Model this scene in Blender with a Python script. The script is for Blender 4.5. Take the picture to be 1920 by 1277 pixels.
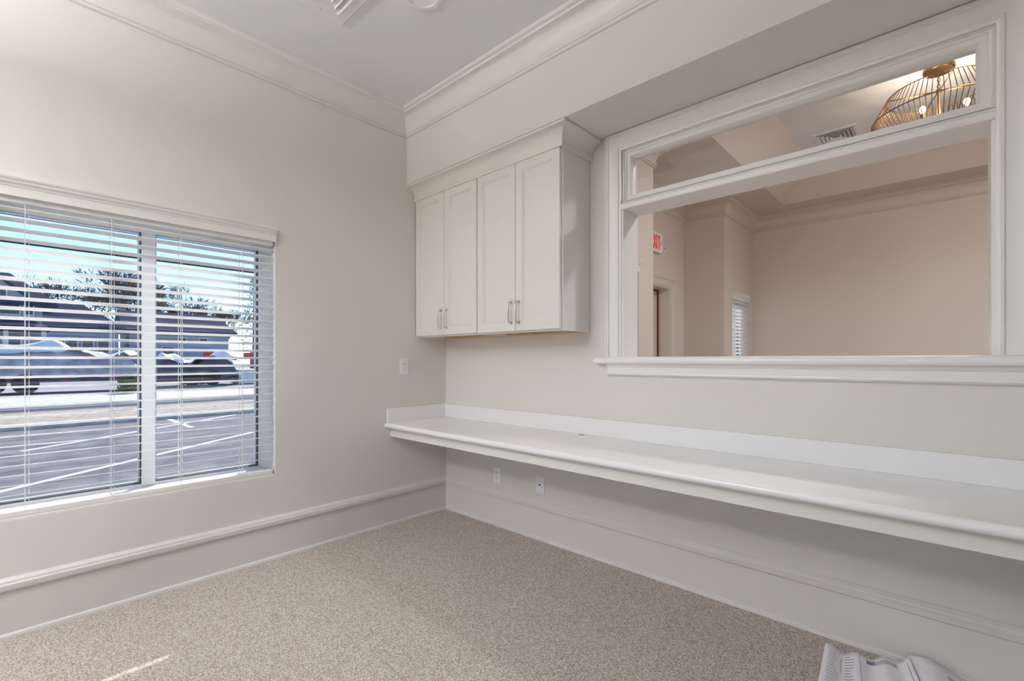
import bpy, bmesh, math, random
from mathutils import Vector, Matrix, noise

for o in list(bpy.data.objects):
    bpy.data.objects.remove(o, do_unlink=True)
scene = bpy.context.scene
COL = scene.collection
R = math.radians

# ------------------------------------------------------------------ camera
cam_d = bpy.data.cameras.new('camera')
cam_d.sensor_fit = 'HORIZONTAL'; cam_d.sensor_width = 36.0
cam_d.lens = 880.0 / 1920.0 * 36.0
cam_d.shift_y = 36.5 / 1920.0
cam_d.clip_start = 0.05; cam_d.clip_end = 600
cam = bpy.data.objects.new('camera', cam_d); COL.objects.link(cam)
cam.location = (3.032, -2.476, 1.22)
cam.rotation_euler = (R(90), 0, math.atan2(.6788, .7345))
scene.camera = cam

# ------------------------------------------------------------------ world, sun, exposure
SUN_TRAVEL = Vector((1.0, -0.643, -0.80)).normalized()
world = bpy.data.worlds.new('sky'); scene.world = world; world.use_nodes = True
nt = world.node_tree; nt.nodes.clear()
wo = nt.nodes.new('ShaderNodeOutputWorld'); bg = nt.nodes.new('ShaderNodeBackground')
sky = nt.nodes.new('ShaderNodeTexSky'); sky.sky_type = 'NISHITA'
sky.sun_disc = False
sky.sun_elevation = math.asin(-SUN_TRAVEL.z)
sky.sun_rotation = math.atan2(-SUN_TRAVEL.x, -SUN_TRAVEL.y)
sky.altitude = 0; sky.air_density = 1.0; sky.dust_density = 0.05; sky.ozone_density = 5.0
nt.links.new(sky.outputs[0], bg.inputs[0]); bg.inputs[1].default_value = 0.23
nt.links.new(bg.outputs[0], wo.inputs[0])
sun_d = bpy.data.lights.new('sun', 'SUN'); sun_d.energy = 6.5; sun_d.angle = R(0.53); sun_d.color = (1.0, .95, .88)
sun = bpy.data.objects.new('sun', sun_d); COL.objects.link(sun)
sun.rotation_euler = SUN_TRAVEL.to_track_quat('-Z', 'Y').to_euler(); sun.location = (-20, 10, 20)

scene.view_settings.view_transform = 'Standard'; scene.view_settings.look = 'None'
scene.view_settings.gamma = 1.0; scene.view_settings.use_curve_mapping = False
scene.view_settings.exposure = 0.02
scene.cycles.use_denoising = True
scene.cycles.max_bounces = 12; scene.cycles.diffuse_bounces = 7
scene.cycles.transparent_max_bounces = 16
scene.cycles.sample_clamp_indirect = 6.0
scene.cycles.caustics_reflective = False; scene.cycles.caustics_refractive = False

OFFICE_FILL_W = (44.0, 182.0)   # unseen fill light added to the office: power down and up
FILL_COL = (1.0, 1.0, .995)  # colour of the added office and lobby fill lights
OFFICE_FILLS = [(1.2, -3.95, 'slim rectangular white fill light added unseen behind the camera')]
LOBBY_FILL_W = 58.0  # power of the fill light added out of view in the lobby
BULB_W = 2.7        # power of each chandelier bulb

# ------------------------------------------------------------------ materials
MATS = {}
def mat(name, color, rough=.5, metal=0., spec=.5, emis=None, estr=0., bump=None, coat=0.):
    m = bpy.data.materials.new(name); m.use_nodes = True; MATS[name] = m
    b = m.node_tree.nodes['Principled BSDF']
    b.inputs['Base Color'].default_value = (*color, 1); b.inputs['Roughness'].default_value = rough
    b.inputs['Metallic'].default_value = metal; b.inputs['Specular IOR Level'].default_value = spec
    b.inputs['Coat Weight'].default_value = coat
    if emis:
        b.inputs['Emission Color'].default_value = (*emis, 1); b.inputs['Emission Strength'].default_value = estr
    if bump:
        n = m.node_tree.nodes; l = m.node_tree.links
        tc = n.new('ShaderNodeTexCoord'); nz = n.new('ShaderNodeTexNoise'); bp = n.new('ShaderNodeBump')
        nz.inputs['Scale'].default_value = bump[0]; nz.inputs['Detail'].default_value = 3
        bp.inputs['Strength'].default_value = bump[1]; bp.inputs['Distance'].default_value = bump[2]
        l.new(tc.outputs['Object'], nz.inputs['Vector']); l.new(nz.outputs['Fac'], bp.inputs['Height'])
        l.new(bp.outputs['Normal'], b.inputs['Normal'])
    return m
def mottle(m, c1, c2, scale, detail=4, lo=.35, hi=.65, coords='Object', tex='noise'):
    n = m.node_tree.nodes; l = m.node_tree.links; b = n['Principled BSDF']
    tc = n.new('ShaderNodeTexCoord')
    t = n.new('ShaderNodeTexNoise'); t.inputs['Scale'].default_value = scale; t.inputs['Detail'].default_value = detail
    r = n.new('ShaderNodeValToRGB'); r.color_ramp.elements[0].position = lo; r.color_ramp.elements[1].position = hi
    r.color_ramp.elements[0].color = (*c1, 1); r.color_ramp.elements[1].color = (*c2, 1)
    l.new(tc.outputs[coords], t.inputs['Vector']); l.new(t.outputs['Fac'], r.inputs['Fac'])
    l.new(r.outputs['Color'], b.inputs['Base Color'])
    return m

mat('wall_paint', (.69, .655, .62), .62, bump=(260, .05, .002))
mat('lobby_paint', (.66, .59, .54), .6, bump=(260, .05, .002))
mat('low_bounce_paint', (.42, .39, .36), .62)  # darker tone chosen to cut light bouncing off the unseen side wall
mat('ceiling_paint', (.74, .75, .755), .75)
mat('trim_paint', (.79, .77, .74), .32)
mat('crown_paint', (.70, .675, .645), .3)
mat('base_paint', (.66, .63, .60), .38)
mat('cabinet_paint', (.72, .70, .655), .38)
mat('solid_surface', (.84, .825, .82), .16, spec=.5)
mat('sill_surface', (.84, .83, .83), .2)
mat('raw_wood', (.62, .40, .20), .6)
mottle(MATS['raw_wood'], (.50, .30, .14), (.68, .46, .26), 9)
mat('nickel', (.62, .58, .53), .28, 1.0)
mat('white_plastic', (.82, .82, .83), .35)
mat('slot_dark', (.05, .045, .04), .6)
mat('blind_vinyl', (.90, .90, .89), .4)
mat('blind_rail', (.80, .77, .71), .4)
mat('cord_white', (.8, .8, .8), .7)
mat('vinyl_frame', (.80, .82, .84), .4)
mat('gasket_dark', (.025, .05, .10), .5)
mat('vent_white', (.78, .78, .79), .45)
mat('vent_dark', (.12, .12, .125), .7)
mat('brass', (.19, .105, .035), .36, 1.0)
mat('can_lens', (.85, .85, .85), .4)
mat('fill_glow', (.9, .9, .9), .5, emis=(1, .97, .94), estr=5.0)  # glowing diffusers of the added fill lights
mat('bulb_glow', (1, .9, .7), .3, emis=(1, .74, .42), estr=5.0)
mat('exit_white', (.85, .85, .84), .4)
mat('exit_red', (.85, .03, .02), .5, emis=(1, .04, .02), estr=.12)
mat('door_beige', (.60, .52, .43), .5)
mat('door_red', (.20, .035, .015), .5)
mat('lobby_floor', (.40, .30, .22), .5)
mat('exterior_wall', (.55, .52, .5), .8)

# carpet: speckled loop pile
m = mat('carpet', (.3, .25, .2), .95, spec=.1)
n = m.node_tree.nodes; l = m.node_tree.links; b = n['Principled BSDF']
tc = n.new('ShaderNodeTexCoord')
v1 = n.new('ShaderNodeTexVoronoi'); v1.inputs['Scale'].default_value = 300
rmp = n.new('ShaderNodeValToRGB'); cr = rmp.color_ramp
cr.elements[0].position = .0; cr.elements[0].color = (.26, .205, .16, 1)
cr.elements[1].position = 1.; cr.elements[1].color = (.84, .80, .76, 1)
e = cr.elements.new(.35); e.color = (.45, .385, .325, 1)
e = cr.elements.new(.65); e.color = (.65, .59, .53, 1)
sep = n.new('ShaderNodeSeparateColor')
l.new(tc.outputs['Object'], v1.inputs['Vector']); l.new(v1.outputs['Color'], sep.inputs['Color'])
l.new(sep.outputs['Red'], rmp.inputs['Fac']); l.new(rmp.outputs['Color'], b.inputs['Base Color'])
nz = n.new('ShaderNodeTexNoise'); nz.inputs['Scale'].default_value = 420; nz.inputs['Detail'].default_value = 2
bp = n.new('ShaderNodeBump'); bp.inputs['Strength'].default_value = .9; bp.inputs['Distance'].default_value = .006
l.new(tc.outputs['Object'], nz.inputs['Vector']); l.new(nz.outputs['Fac'], bp.inputs['Height']); l.new(bp.outputs['Normal'], b.inputs['Normal'])

# thin window glass: clear pane with mirror-like fresnel reflection
def glass(name, tint, refl=1.0):
    m = bpy.data.materials.new(name); m.use_nodes = True; MATS[name] = m
    n = m.node_tree.nodes; l = m.node_tree.links; n.clear()
    o = n.new('ShaderNodeOutputMaterial'); mx = n.new('ShaderNodeMixShader')
    t = n.new('ShaderNodeBsdfTransparent'); g = n.new('ShaderNodeBsdfGlossy'); lw = n.new('ShaderNodeLayerWeight'); fr = n.new('ShaderNodeMapRange')
    t.inputs[0].default_value = (*tint, 1); g.inputs['Roughness'].default_value = .02; g.inputs[0].default_value = (refl, refl, refl, 1)
    lw.inputs['Blend'].default_value = .08; fr.inputs['To Min'].default_value = .03; fr.inputs['To Max'].default_value = .9
    l.new(lw.outputs['Facing'], fr.inputs['Value'])
    l.new(fr.outputs[0], mx.inputs[0]); l.new(t.outputs[0], mx.inputs[1]); l.new(g.outputs[0], mx.inputs[2]); l.new(mx.outputs[0], o.inputs[0])
    return m
glass('window_glass', (.95, .965, .98)); glass('transom_glass', (.97, .97, .97))
glass('bulb_glass', (.98, .97, .95))

# outdoor materials
mottle(mat('asphalt', (.3, .3, .32), .9), (.10, .10, .115), (.18, .18, .20), 3.5, 8)
mottle(mat('road_asphalt', (.1, .1, .12), .9), (.07, .08, .10), (.12, .13, .15), 4, 6)
mottle(mat('concrete', (.7, .69, .67), .85), (.55, .55, .55), (.75, .74, .73), 5, 6)
mottle(mat('dry_grass', (.5, .4, .3), .95), (.36, .28, .20), (.58, .48, .38), 6, 8)
mottle(mat('gravel', (.4, .4, .4), .95), (.22, .22, .24), (.50, .49, .50), 25, 6)
mat('line_paint', (.85, .85, .85), .7)
mat('roof_shingle', (.08, .09, .12), .9); mottle(MATS['roof_shingle'], (.018, .035, .085), (.035, .06, .13), 8, 5)
mat('siding', (.34, .38, .48), .8); mat('siding_pale', (.40, .44, .54), .8); mat('house_trim', (.75, .75, .78), .7)
mat('house_pane', (.05, .07, .11), .2)
mottle(mat('bark', (.12, .10, .09), .9), (.09, .075, .07), (.17, .145, .13), 12)
mat('needles', (.04, .07, .035), .9); mat('leaf_green', (.09, .16, .04), .8)
mottle(mat('tarp_grey', (.5, .48, .54), .6), (.30, .29, .35), (.52, .50, .57), 2.2, 5)
mat('tarp_white', (.88, .88, .9), .5); mat('tarp_dark', (.08, .09, .13), .5)
mat('trailer_metal', (.06, .065, .08), .5); mat('rubber', (.02, .02, .022), .8); mat('reflector_red', (.6, .02, .03), .4)
mat('red_paint', (.55, .03, .06), .5); mat('cable_black', (.01, .01, .012), .7); mat('blue_plastic', (.03, .06, .14), .5)
m = mat('paper', (.86, .85, .88), .8)
# paper print: faint ruled drawing lines along U and V
n = m.node_tree.nodes; l = m.node_tree.links; b = n['Principled BSDF']
uv = n.new('ShaderNodeTexCoord'); br = n.new('ShaderNodeTexBrick'); br.offset = .37; br.squash = 1.6; br.squash_frequency = 3
br.inputs['Scale'].default_value = 7; br.inputs['Mortar Size'].default_value = .006
br.inputs['Color1'].default_value = (.86, .85, .88, 1); br.inputs['Color2'].default_value = (.84, .83, .87, 1); br.inputs['Mortar'].default_value = (.62, .61, .66, 1)
l.new(uv.outputs['UV'], br.inputs['Vector']); l.new(br.outputs['Color'], b.inputs['Base Color'])
mat('ink', (.22, .22, .27), .8); mat('ink_grey', (.48, .48, .53), .8)

# ------------------------------------------------------------------ helpers
def link(name, me, m=None, parent=None, loc=None):
    o = bpy.data.objects.new(name, me); COL.objects.link(o)
    if m is not None and me is not None:
        if len(me.materials) == 0: me.materials.append(MATS[m])
    if parent is not None: o.parent = parent
    if loc is not None: o.location = loc
    return o
def tag(o, label=None, cat=None, group=None, kind=None):
    if label: o['label'] = label
    if cat: o['category'] = cat
    if group: o['group'] = group
    if kind: o['kind'] = kind
    return o
def empty(name, loc=(0, 0, 0), label=None, cat=None, group=None, kind=None, rz=0):
    o = bpy.data.objects.new(name, None); COL.objects.link(o); o.location = loc; o.rotation_euler = (0, 0, rz)
    o.empty_display_size = .05
    return tag(o, label, cat, group, kind)

class MB:
    def __init__(s): s.v = []; s.f = []; s.mi = []
    def add(s, verts, faces, mi=0):
        k = len(s.v); s.v += [tuple(p) for p in verts]; s.f += [tuple(i + k for i in f) for f in faces]; s.mi += [mi] * len(faces)
    def box(s, x0, y0, z0, x1, y1, z1, mi=0):
        s.add([(x0, y0, z0), (x1, y0, z0), (x1, y1, z0), (x0, y1, z0), (x0, y0, z1), (x1, y0, z1), (x1, y1, z1), (x0, y1, z1)],
              [(0, 3, 2, 1), (4, 5, 6, 7), (0, 1, 5, 4), (1, 2, 6, 5), (2, 3, 7, 6), (3, 0, 4, 7)], mi)
        return s
    def tube(s, pts, rad, n=8, closed=False, cap=True, mi=0):
        pts = [Vector(p) for p in pts]; N = len(pts)
        rad = rad if isinstance(rad, (list, tuple)) else [rad] * N
        ref = None; rings = []
        for i, p in enumerate(pts):
            if closed: d = (pts[(i + 1) % N] - pts[i - 1])
            else: d = pts[min(i + 1, N - 1)] - pts[max(i - 1, 0)]
            d.normalize()
            if ref is None:
                ref = Vector((0, 0, 1)) if abs(d.z) < .9 else Vector((1, 0, 0))
            a = d.cross(ref)
            if a.length < 1e-6: a = d.orthogonal()
            a.normalize(); c = d.cross(a); ref = a.cross(d) if abs(d.z) < .9 else ref
            rings.append([p + (a * math.cos(t) + c * math.sin(t)) * rad[i] for t in [2 * math.pi * j / n for j in range(n)]])
        V = [q for r in rings for q in r]; F = []
        for i in range(N if closed else N - 1):
            k0 = i * n; k1 = ((i + 1) % N) * n
            for j in range(n): F.append((k0 + j, k0 + (j + 1) % n, k1 + (j + 1) % n, k1 + j))
        if cap and not closed:
            F.append(tuple(range(n - 1, -1, -1))); F.append(tuple((N - 1) * n + j for j in range(n)))
        s.add(V, F, mi); return s
    def lathe(s, prof, cx=0, cy=0, n=24, cap=True, mi=0):
        V = []; F = []; P = len(prof)
        for j in range(n):
            a = 2 * math.pi * j / n
            for (r, z) in prof: V.append((cx + r * math.cos(a), cy + r * math.sin(a), z))
        for j in range(n):
            for i in range(P - 1):
                F.append((j * P + i, ((j + 1) % n) * P + i, ((j + 1) % n) * P + i + 1, j * P + i + 1))
        if cap:
            if prof[0][0] > 1e-6: F.append(tuple(j * P for j in range(n - 1, -1, -1)))
            if prof[-1][0] > 1e-6: F.append(tuple(j * P + P - 1 for j in range(n)))
        s.add(V, F, mi); return s
    def mesh(s, name, smooth=None):
        me = bpy.data.meshes.new(name); me.from_pydata(s.v, [], s.f); me.update()
        if any(s.mi): me.polygons.foreach_set('material_index', s.mi)
        bm = bmesh.new(); bm.from_mesh(me)
        bmesh.ops.remove_doubles(bm, verts=bm.verts, dist=1e-6)
        bmesh.ops.recalc_face_normals(bm, faces=bm.faces); bm.to_mesh(me); bm.free()
        if smooth:
            me.polygons.foreach_set('use_smooth', [True] * len(me.polygons)); me.set_sharp_from_angle(angle=R(smooth))
        return me
    def build(s, name, m, parent=None, smooth=None, bevel=None, loc=None):
        o = link(name, s.mesh(name, smooth), m, parent, loc)
        if bevel:
            md = o.modifiers.new('bevel', 'BEVEL'); md.width = bevel; md.segments = 2; md.limit_method = 'ANGLE'; md.angle_limit = R(40)
        return o

def sweep(path, prof, tomap, closed=False, left=True, ends=(0, 0)):
    """Sweep profile (offset, height) along a 2-D path with mitred corners; tomap(a, b, h) -> xyz. left: offset to the left of travel."""
    N = len(path); P = len(prof); mb = MB(); V = []
    pts = [Vector((p[0], p[1])) for p in path]
    def nrm(d): 
        d = d.normalized(); return Vector((-d.y, d.x)) if left else Vector((d.y, -d.x))
    for i in range(N):
        if closed or 0 < i < N - 1:
            n0 = nrm(pts[i] - pts[i - 1]); n1 = nrm(pts[(i + 1) % N] - pts[i])
            mit = (n0 + n1) / (1 + n0.dot(n1))
        elif i == 0: mit = nrm(pts[1] - pts[0])
        else: mit = nrm(pts[-1] - pts[-2])
        for (o, h) in prof:
            q = pts[i] + mit * o
            V.append(tomap(q.x, q.y, h))
    F = []
    for i in range(N if closed else N - 1):
        a = i * P; c = ((i + 1) % N) * P
        for j in range(P): F.append((a + j, a + (j + 1) % P, c + (j + 1) % P, c + j))
    if not closed:
        F.append(tuple(range(P))); F.append(tuple((N - 1) * P + j for j in reversed(range(P))))
    mb.add(V, F); return mb
XY = lambda a, b, h: (a, b, h)
def wall_grid(us, vs, holes, tomap, t0, t1):
    """Panel cut into cells by us, vs; cells whose centre lies in a hole are left open; thickness t0..t1."""
    nu, nv = len(us), len(vs); solid = {}
    for i in range(nu - 1):
        for j in range(nv - 1):
            cu, cv = (us[i] + us[i + 1]) / 2, (vs[j] + vs[j + 1]) / 2
            solid[i, j] = not any(h[0] < cu < h[1] and h[2] < cv < h[3] for h in holes)
    mb = MB(); V = [tomap(u, v, t) for t in (t0, t1) for u in us for v in vs]; F = []
    idx = lambda i, j, k: k * nu * nv + i * nv + j
    S = lambda i, j: solid.get((i, j), False)
    for (i, j), ok in solid.items():
        if not ok: continue
        for k in (0, 1): F.append((idx(i, j, k), idx(i + 1, j, k), idx(i + 1, j + 1, k), idx(i, j + 1, k)))
        if not S(i - 1, j): F.append((idx(i, j, 0), idx(i, j + 1, 0), idx(i, j + 1, 1), idx(i, j, 1)))
        if not S(i + 1, j): F.append((idx(i + 1, j, 0), idx(i + 1, j + 1, 0), idx(i + 1, j + 1, 1), idx(i + 1, j, 1)))
        if not S(i, j - 1): F.append((idx(i, j, 0), idx(i + 1, j, 0), idx(i + 1, j, 1), idx(i, j, 1)))
        if not S(i, j + 1): F.append((idx(i, j + 1, 0), idx(i + 1, j + 1, 0), idx(i + 1, j + 1, 1), idx(i, j + 1, 1)))
    mb.add(V, F); return mb
def arc(cx, cy, r0, r1, a0, a1, n):
    return [(cx + r0 * math.cos(R(a0 + (a1 - a0) * i / n)), cy + r1 * math.sin(R(a0 + (a1 - a0) * i / n))) for i in range(n + 1)]
def struct(o): o['kind'] = 'structure'; return o
YZx = lambda a, b, h: (h, a, b)      # a = y, b = z, h = x
XZy = lambda a, b, h: (a, h, b)      # a = x, b = z, h = y

# ------------------------------------------------------------------ dimensions
RX, RY = 5.6, -4.6                   # room reaches x 0..RX, y RY..0
ZC = 3.083                           # ceiling
SOF_Y, SOF_Z = -.386, 2.557          # bulkhead above the wall cabinets
WT = .169                            # thickness of the partition with the opening
LX0, LXR = 1.17, .697                # lobby window wall and recessed entry wall
LXE, LY0, LY1 = 4.82, WT, 4.187      # lobby far side, near and far wall
JN, JF = 1.342, 3.119                # corners of the entry recess
LZ = 3.055                           # lobby perimeter ceiling
WIN = (-2.515, -1.343, .508, 1.95)    # office window y0 y1 z0 z1

# ------------------------------------------------------------------ setting: office shell
struct(MB().box(-.2, RY - .2, -.12, RX + .2, .0, 0).build('floor', 'carpet'))
struct(MB().box(-.2, RY - .2, ZC, RX + .2, 0, ZC + .15).build('ceiling', 'ceiling_paint'))
w2 = (-4.2, -3.1, .508, 1.95)  # second opening, out of view, added for its daylight
wl = wall_grid([RY - .2, w2[0], w2[1], WIN[0], WIN[1], WT], [0, WIN[2], WIN[3], ZC + .15], [WIN, w2], YZx, 0, -.36).build('wall_left', 'wall_paint')
struct(wl)
OPX0, OPX1, OPZ0, OPZ1 = 1.627, 3.167, 1.197, 2.46
wr = wall_grid([0, LX0 - .2, OPX0, OPX1, RX + .2], [0, OPZ0, OPZ1, ZC + .15], [(OPX0, OPX1, OPZ0, OPZ1)], XZy, 0, WT)
wro = struct(wr.build('wall_right', 'wall_paint'))
SW = [(.3, 2.1, .9, 2.7), (2.3, 4.1, .9, 2.7)]  # unseen openings behind the camera, added to let in more daylight
struct(wall_grid([0, .3, 2.1, 2.3, 4.1, RX], [0, .9, 2.7, ZC + .15], SW, XZy, RY, RY - .2).build('wall_back', 'wall_paint'))
struct(MB().box(RX, RY - .2, 0, RX + .2, 0, ZC + .15).build('wall_side', 'low_bounce_paint'))  # unseen wall, set far off and dark to lessen bounced light
# bulkhead
struct(MB().box(0, SOF_Y, SOF_Z, RX, 0, ZC).build('trim_1', 'wall_paint'))
bpy.data.objects['trim_1']['label'] = 'painted bulkhead running along the wall above the cabinets and opening'

# crown moulding of the office
z0 = 2.912
crown_prof = [(0, z0), (.010, z0), (.015, z0 + .004), (.017, z0 + .011), (.013, z0 + .016), (.020, z0 + .020), (.022, z0 + .028), (.020, z0 + .036), (.014, z0 + .040)]
crown_prof += [(.014 + .072 * (1 - math.cos(R(90 * i / 9))), z0 + .040 + .094 * math.sin(R(90 * i / 9))) for i in range(1, 10)]
crown_prof += [(.088, z0 + .140), (.088, z0 + .147), (.096, z0 + .150), (.103, z0 + .158), (.105, z0 + .171), (0, z0 + .171)]
o = sweep([(RX, SOF_Y), (0, SOF_Y), (0, RY), (RX, RY), (RX, SOF_Y)][:-1], crown_prof, XY, closed=True, left=True).build('trim_2', 'crown_paint', smooth=32)
struct(o)['label'] = 'deep cove crown moulding around the office ceiling'

# baseboards: flat board, cap moulding, shoe
base_prof = [(0, 0), (.024, 0), (.024, .008), (.021, .016), (.013, .021), (.011, .021), (.011, .205), (.016, .207), (.024, .212), (.026, .222), (.026, .236), (.020, .241), (.018, .250), (.010, .256), (.006, .261), (0, .262)]
for nm, pth in (('baseboard_left', [(0, 0), (0, RY)]), ('baseboard_right', [(RX, 0), (0, 0)])):
    a = Vector((pth[0][0], pth[0][1])); bq = Vector((pth[1][0], pth[1][1])); d = (bq - a).normalized(); nr = Vector((-d.y, d.x))
    V = []; P = len(base_prof); mb = MB()
    for end in (0, 1):
        for (oo, h) in base_prof:
            q = (a if end == 0 else bq) + nr * oo
            if nm == 'baseboard_left' and end == 0: q += d * oo
            if nm == 'baseboard_right' and end == 1: q -= d * oo
            V.append((q.x, q.y, h))
    mb.add(V, [(j, (j + 1) % P, P + (j + 1) % P, P + j) for j in range(P)] + [tuple(range(P)), tuple(P + j for j in reversed(range(P)))])
    struct(mb.build(nm, 'base_paint', smooth=32))

# ------------------------------------------------------------------ window builder (wall in a plane x = const, room towards +x)
def window(name, xw, y0, y1, z0, z1, mull=True, label=None, recess=.24):
    root = empty(name, (xw, (y0 + y1) / 2, z0), kind='structure')
    if label: root['label'] = label
    def P(mb, nm, m, bevel=None):
        for i, q in enumerate(mb.v): mb.v[i] = (q[0] - xw, q[1] - (y0 + y1) / 2, q[2] - z0)
        return mb.build(nm, m, root, bevel=bevel)
    xf = xw - recess; fw = .014
    def ring(nm, m, i0, i1, a, c, za, zb, xa, xb, bevel=None):
        P(wall_grid([a + i0, a + i1, c - i1, c - i0], [za + i0, za + i1, zb - i1, zb - i0], [(a + i1, c - i1, za + i1, zb - i1)], YZx, xa, xb), nm, m, bevel)
    ring('frame', 'vinyl_frame', 0, fw, y0, y1, z0 + .012, z1, xf, xf - .05)
    bays = [(y0 + fw, y1 - fw)]
    if mull:
        yc = (y0 + y1) / 2
        P(MB().box(xf - .05, yc - .031, z0 + .014, xf + .010, yc + .031, z1 - .01), 'mullion', 'vinyl_frame', .003)
        bays = [(y0 + fw, yc - .031), (yc + .031, y1 - fw)]
    for (a, c) in bays:
        za, zb = z0 + .012 + fw, z1 - fw
        ring('gasket', 'gasket_dark', 0, .004, a, c, za, zb, xf - .006, xf - .036)
        ring('sash', 'vinyl_frame', .004, .011, a, c, za, zb, xf - .030, xf - .05)
        P(MB().box(xf - .044, a + .008, za + .008, xf - .040, c - .008, zb - .008), 'pane', 'window_glass')
    return root
w1 = window('window_1', 0, *WIN[:2], *WIN[2:], label='double window with white vinyl frame looking out on the car park')
window('window_added', 0, *w2[:2], *w2[2:])  # unseen window, added only for the light it lets in
# stool liner and head casing of the office window
def head_casing(name, xw, y0, y1, z, parent=None):
    prof = [(0, z - .005), (.016, z - .005), (.016, z + .034), (.020, z + .037), (.020, z + .043), (.026, z + .047), (.030, z + .054), (.029, z + .060), (.034, z + .063), (.038, z + .070), (.038, z + .076), (0, z + .076)]
    # returns at both ends
    o = sweep([(xw, y1), (xw, y0)], prof, XY, left=True).build(name, 'trim_paint', parent, smooth=30)
    return struct(o)
head_casing('trim_3', 0, WIN[0] - .0, WIN[1] + .0, WIN[3])['label'] = 'moulded head casing above the office window'
struct(MB().box(-.30, WIN[0] + .001, WIN[2] - .0, -.004, WIN[1] - .001, WIN[2] + .012).build('trim_4', 'trim_paint', bevel=.002))['label'] = 'painted stool lining the bottom of the window recess'

# ------------------------------------------------------------------ blinds
def blind(name, xw, y0, y1, z0, z1, label, ladders, group=None, pitch=.0442, first_gap=.066, depth=.05, tilt=11.0, detail=True):
    xb = xw - .036; yc = (y0 + y1) / 2; ya, yb = y0 + .008, y1 - .008
    root = empty(name, (xb, yc, z0), label, 'blind', group)
    def P(mb, nm, m, bevel=None):
        for i, q in enumerate(mb.v): mb.v[i] = (q[0] - xb, q[1] - yc, q[2] - z0)
        return mb.build(nm, m, root, bevel=bevel)
    P(MB().box(xb - .028, ya, z1 - .028, xb + .026, yb, z1 - .001), 'headrail', 'blind_vinyl', .002)
    rz0, rz1 = z0 + .0008, z0 + .026
    br = P(MB().box(xb - .026, ya, rz0, xb + .026, yb, rz1), 'bottom_rail', 'blind_rail', .004)
    me = MB().box(-depth / 2, ya - yc, -.0014, depth / 2, yb - yc, .0014).mesh('slat'); me.materials.append(MATS['blind_vinyl'])
    z = rz1 + first_gap; k = 0; zs = []
    while z < z1 - .034:
        s = bpy.data.objects.new('slat', me); COL.objects.link(s); s.parent = root
        s.location = (0, 0, z - z0); s.rotation_euler = (0, -R(tilt), 0); zs.append(z)
        z += pitch
    for ly in ladders:
        mb = MB(); t = .0011
        for xx in (xb - depth / 2 - .001, xb + depth / 2 + .001):
            mb.box(xx - t, ly - t, rz1 - .01, xx + t, ly + t, z1 - .02)
        for zz in zs: mb.box(xb - depth / 2, ly - .0006, zz - .007, xb + depth / 2, ly + .0006, zz - .006)
        P(mb, 'ladder_cord', 'cord_white')
        if detail:
            mb = MB(); mb.box(xb - .001, ly + .012, rz1, xb + .001, ly + .014, z1 - .02); P(mb, 'lift_cord', 'cord_white')
            P(MB().tube([(xb + .0265, ly, rz0 + .012), (xb + .030, ly + .003, rz0 + .002), (xb + .027, ly + .006, rz0 - .008)], .0012, 5), 'cord_tail', 'cord_white')
            P(MB().lathe([(.0, rz0 - .002), (.006, rz0 - .002), (.006, rz0)], xb, ly, 10), 'cord_plug', 'slot_dark')
    return root
blind('window_blind', 0, WIN[0], WIN[1], WIN[2] + .012, WIN[3], 'white horizontal slat blind across the large office window', (-2.412, -2.114, -1.827, -1.525))

# ------------------------------------------------------------------ casing and transom of the opening
def rect_path(x0, x1, z0, z1): return [(x0, z0), (x0, z1), (x1, z1), (x1, z0)]
# office-side casing, offset runs inward (to the right when travelling up the left side)
cas = [(0, 0), (0, -.030), (.008, -.030), (.012, -.026), (.020, -.026), (.024, -.019), (.030, -.017), (.066, -.015), (.072, -.015), (.076, -.021), (.084, -.021), (.088, -.014), (.097, -.012), (.097, 0)]
OX0, OX1, OZ1 = OPX0 - .097, OPX1 + .097, OPZ1 + .093
cz = sweep([(OX0, 1.238), (OX0, OZ1), (OX1, OZ1), (OX1, 1.238)], cas, XZy, left=False).build('trim_5', 'trim_paint', smooth=30)
struct(cz)['label'] = 'wide moulded casing around the pass-through opening'
cas2 = [(o_, WT - h_) for (o_, h_) in cas]
struct(sweep([(OX0, 1.238), (OX0, OZ1), (OX1, OZ1), (OX1, 1.238)], cas2, XZy, left=False).build('trim_6', 'trim_paint', smooth=30))
# jamb liners
for nm, xa, xb_ in (('trim_7', OPX0 - .004, OPX0 + .012), ('trim_8', OPX1 - .012, OPX1 + .004)):
    struct(MB().box(xa, -.004, 1.236, xb_, WT + .004, 2.106).build(nm, 'trim_paint', bevel=.002))
# transom light
tr = empty('window_2', ((OPX0 + OPX1) / 2, .08, 2.1), kind='structure'); tr['label'] = 'long fixed transom light above the pass-through opening'
TX, TY, TZ = tr.location
def TP(mb, nm, m, smooth=None, bevel=None):
    for i, q in enumerate(mb.v): mb.v[i] = (q[0] - TX, q[1] - TY, q[2] - TZ)
    return mb.build(nm, m, tr, smooth=smooth, bevel=bevel)
bar_prof = [(-.010, 2.106), (-.014, 2.110), (-.014, 2.132), (-.010, 2.138), (.0, 2.138), (.004, 2.154), (.165, 2.154), (.175, 2.138), (.179, 2.132), (.179, 2.110), (.175, 2.106)]
mb = MB(); P = len(bar_prof); V = [(x, y, z) for x in (OPX0 - .002, OPX1 + .002) for (y, z) in bar_prof]
mb.add(V, [(j, (j + 1) % P, P + (j + 1) % P, P + j) for j in range(P)] + [tuple(range(P)), tuple(P + j for j in reversed(range(P)))])
TP(mb, 'transom_bar', 'trim_paint', 30)
sash = [(0, .0), (.0, .004), (.006, .004), (.009, .010), (.009, .020), (.016, .022), (.018, .030), (.038, .030), (.041, .034), (.044, .042), (.047, .050), (.050, .056), (.050, .0845), (.0, .0845)]
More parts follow.
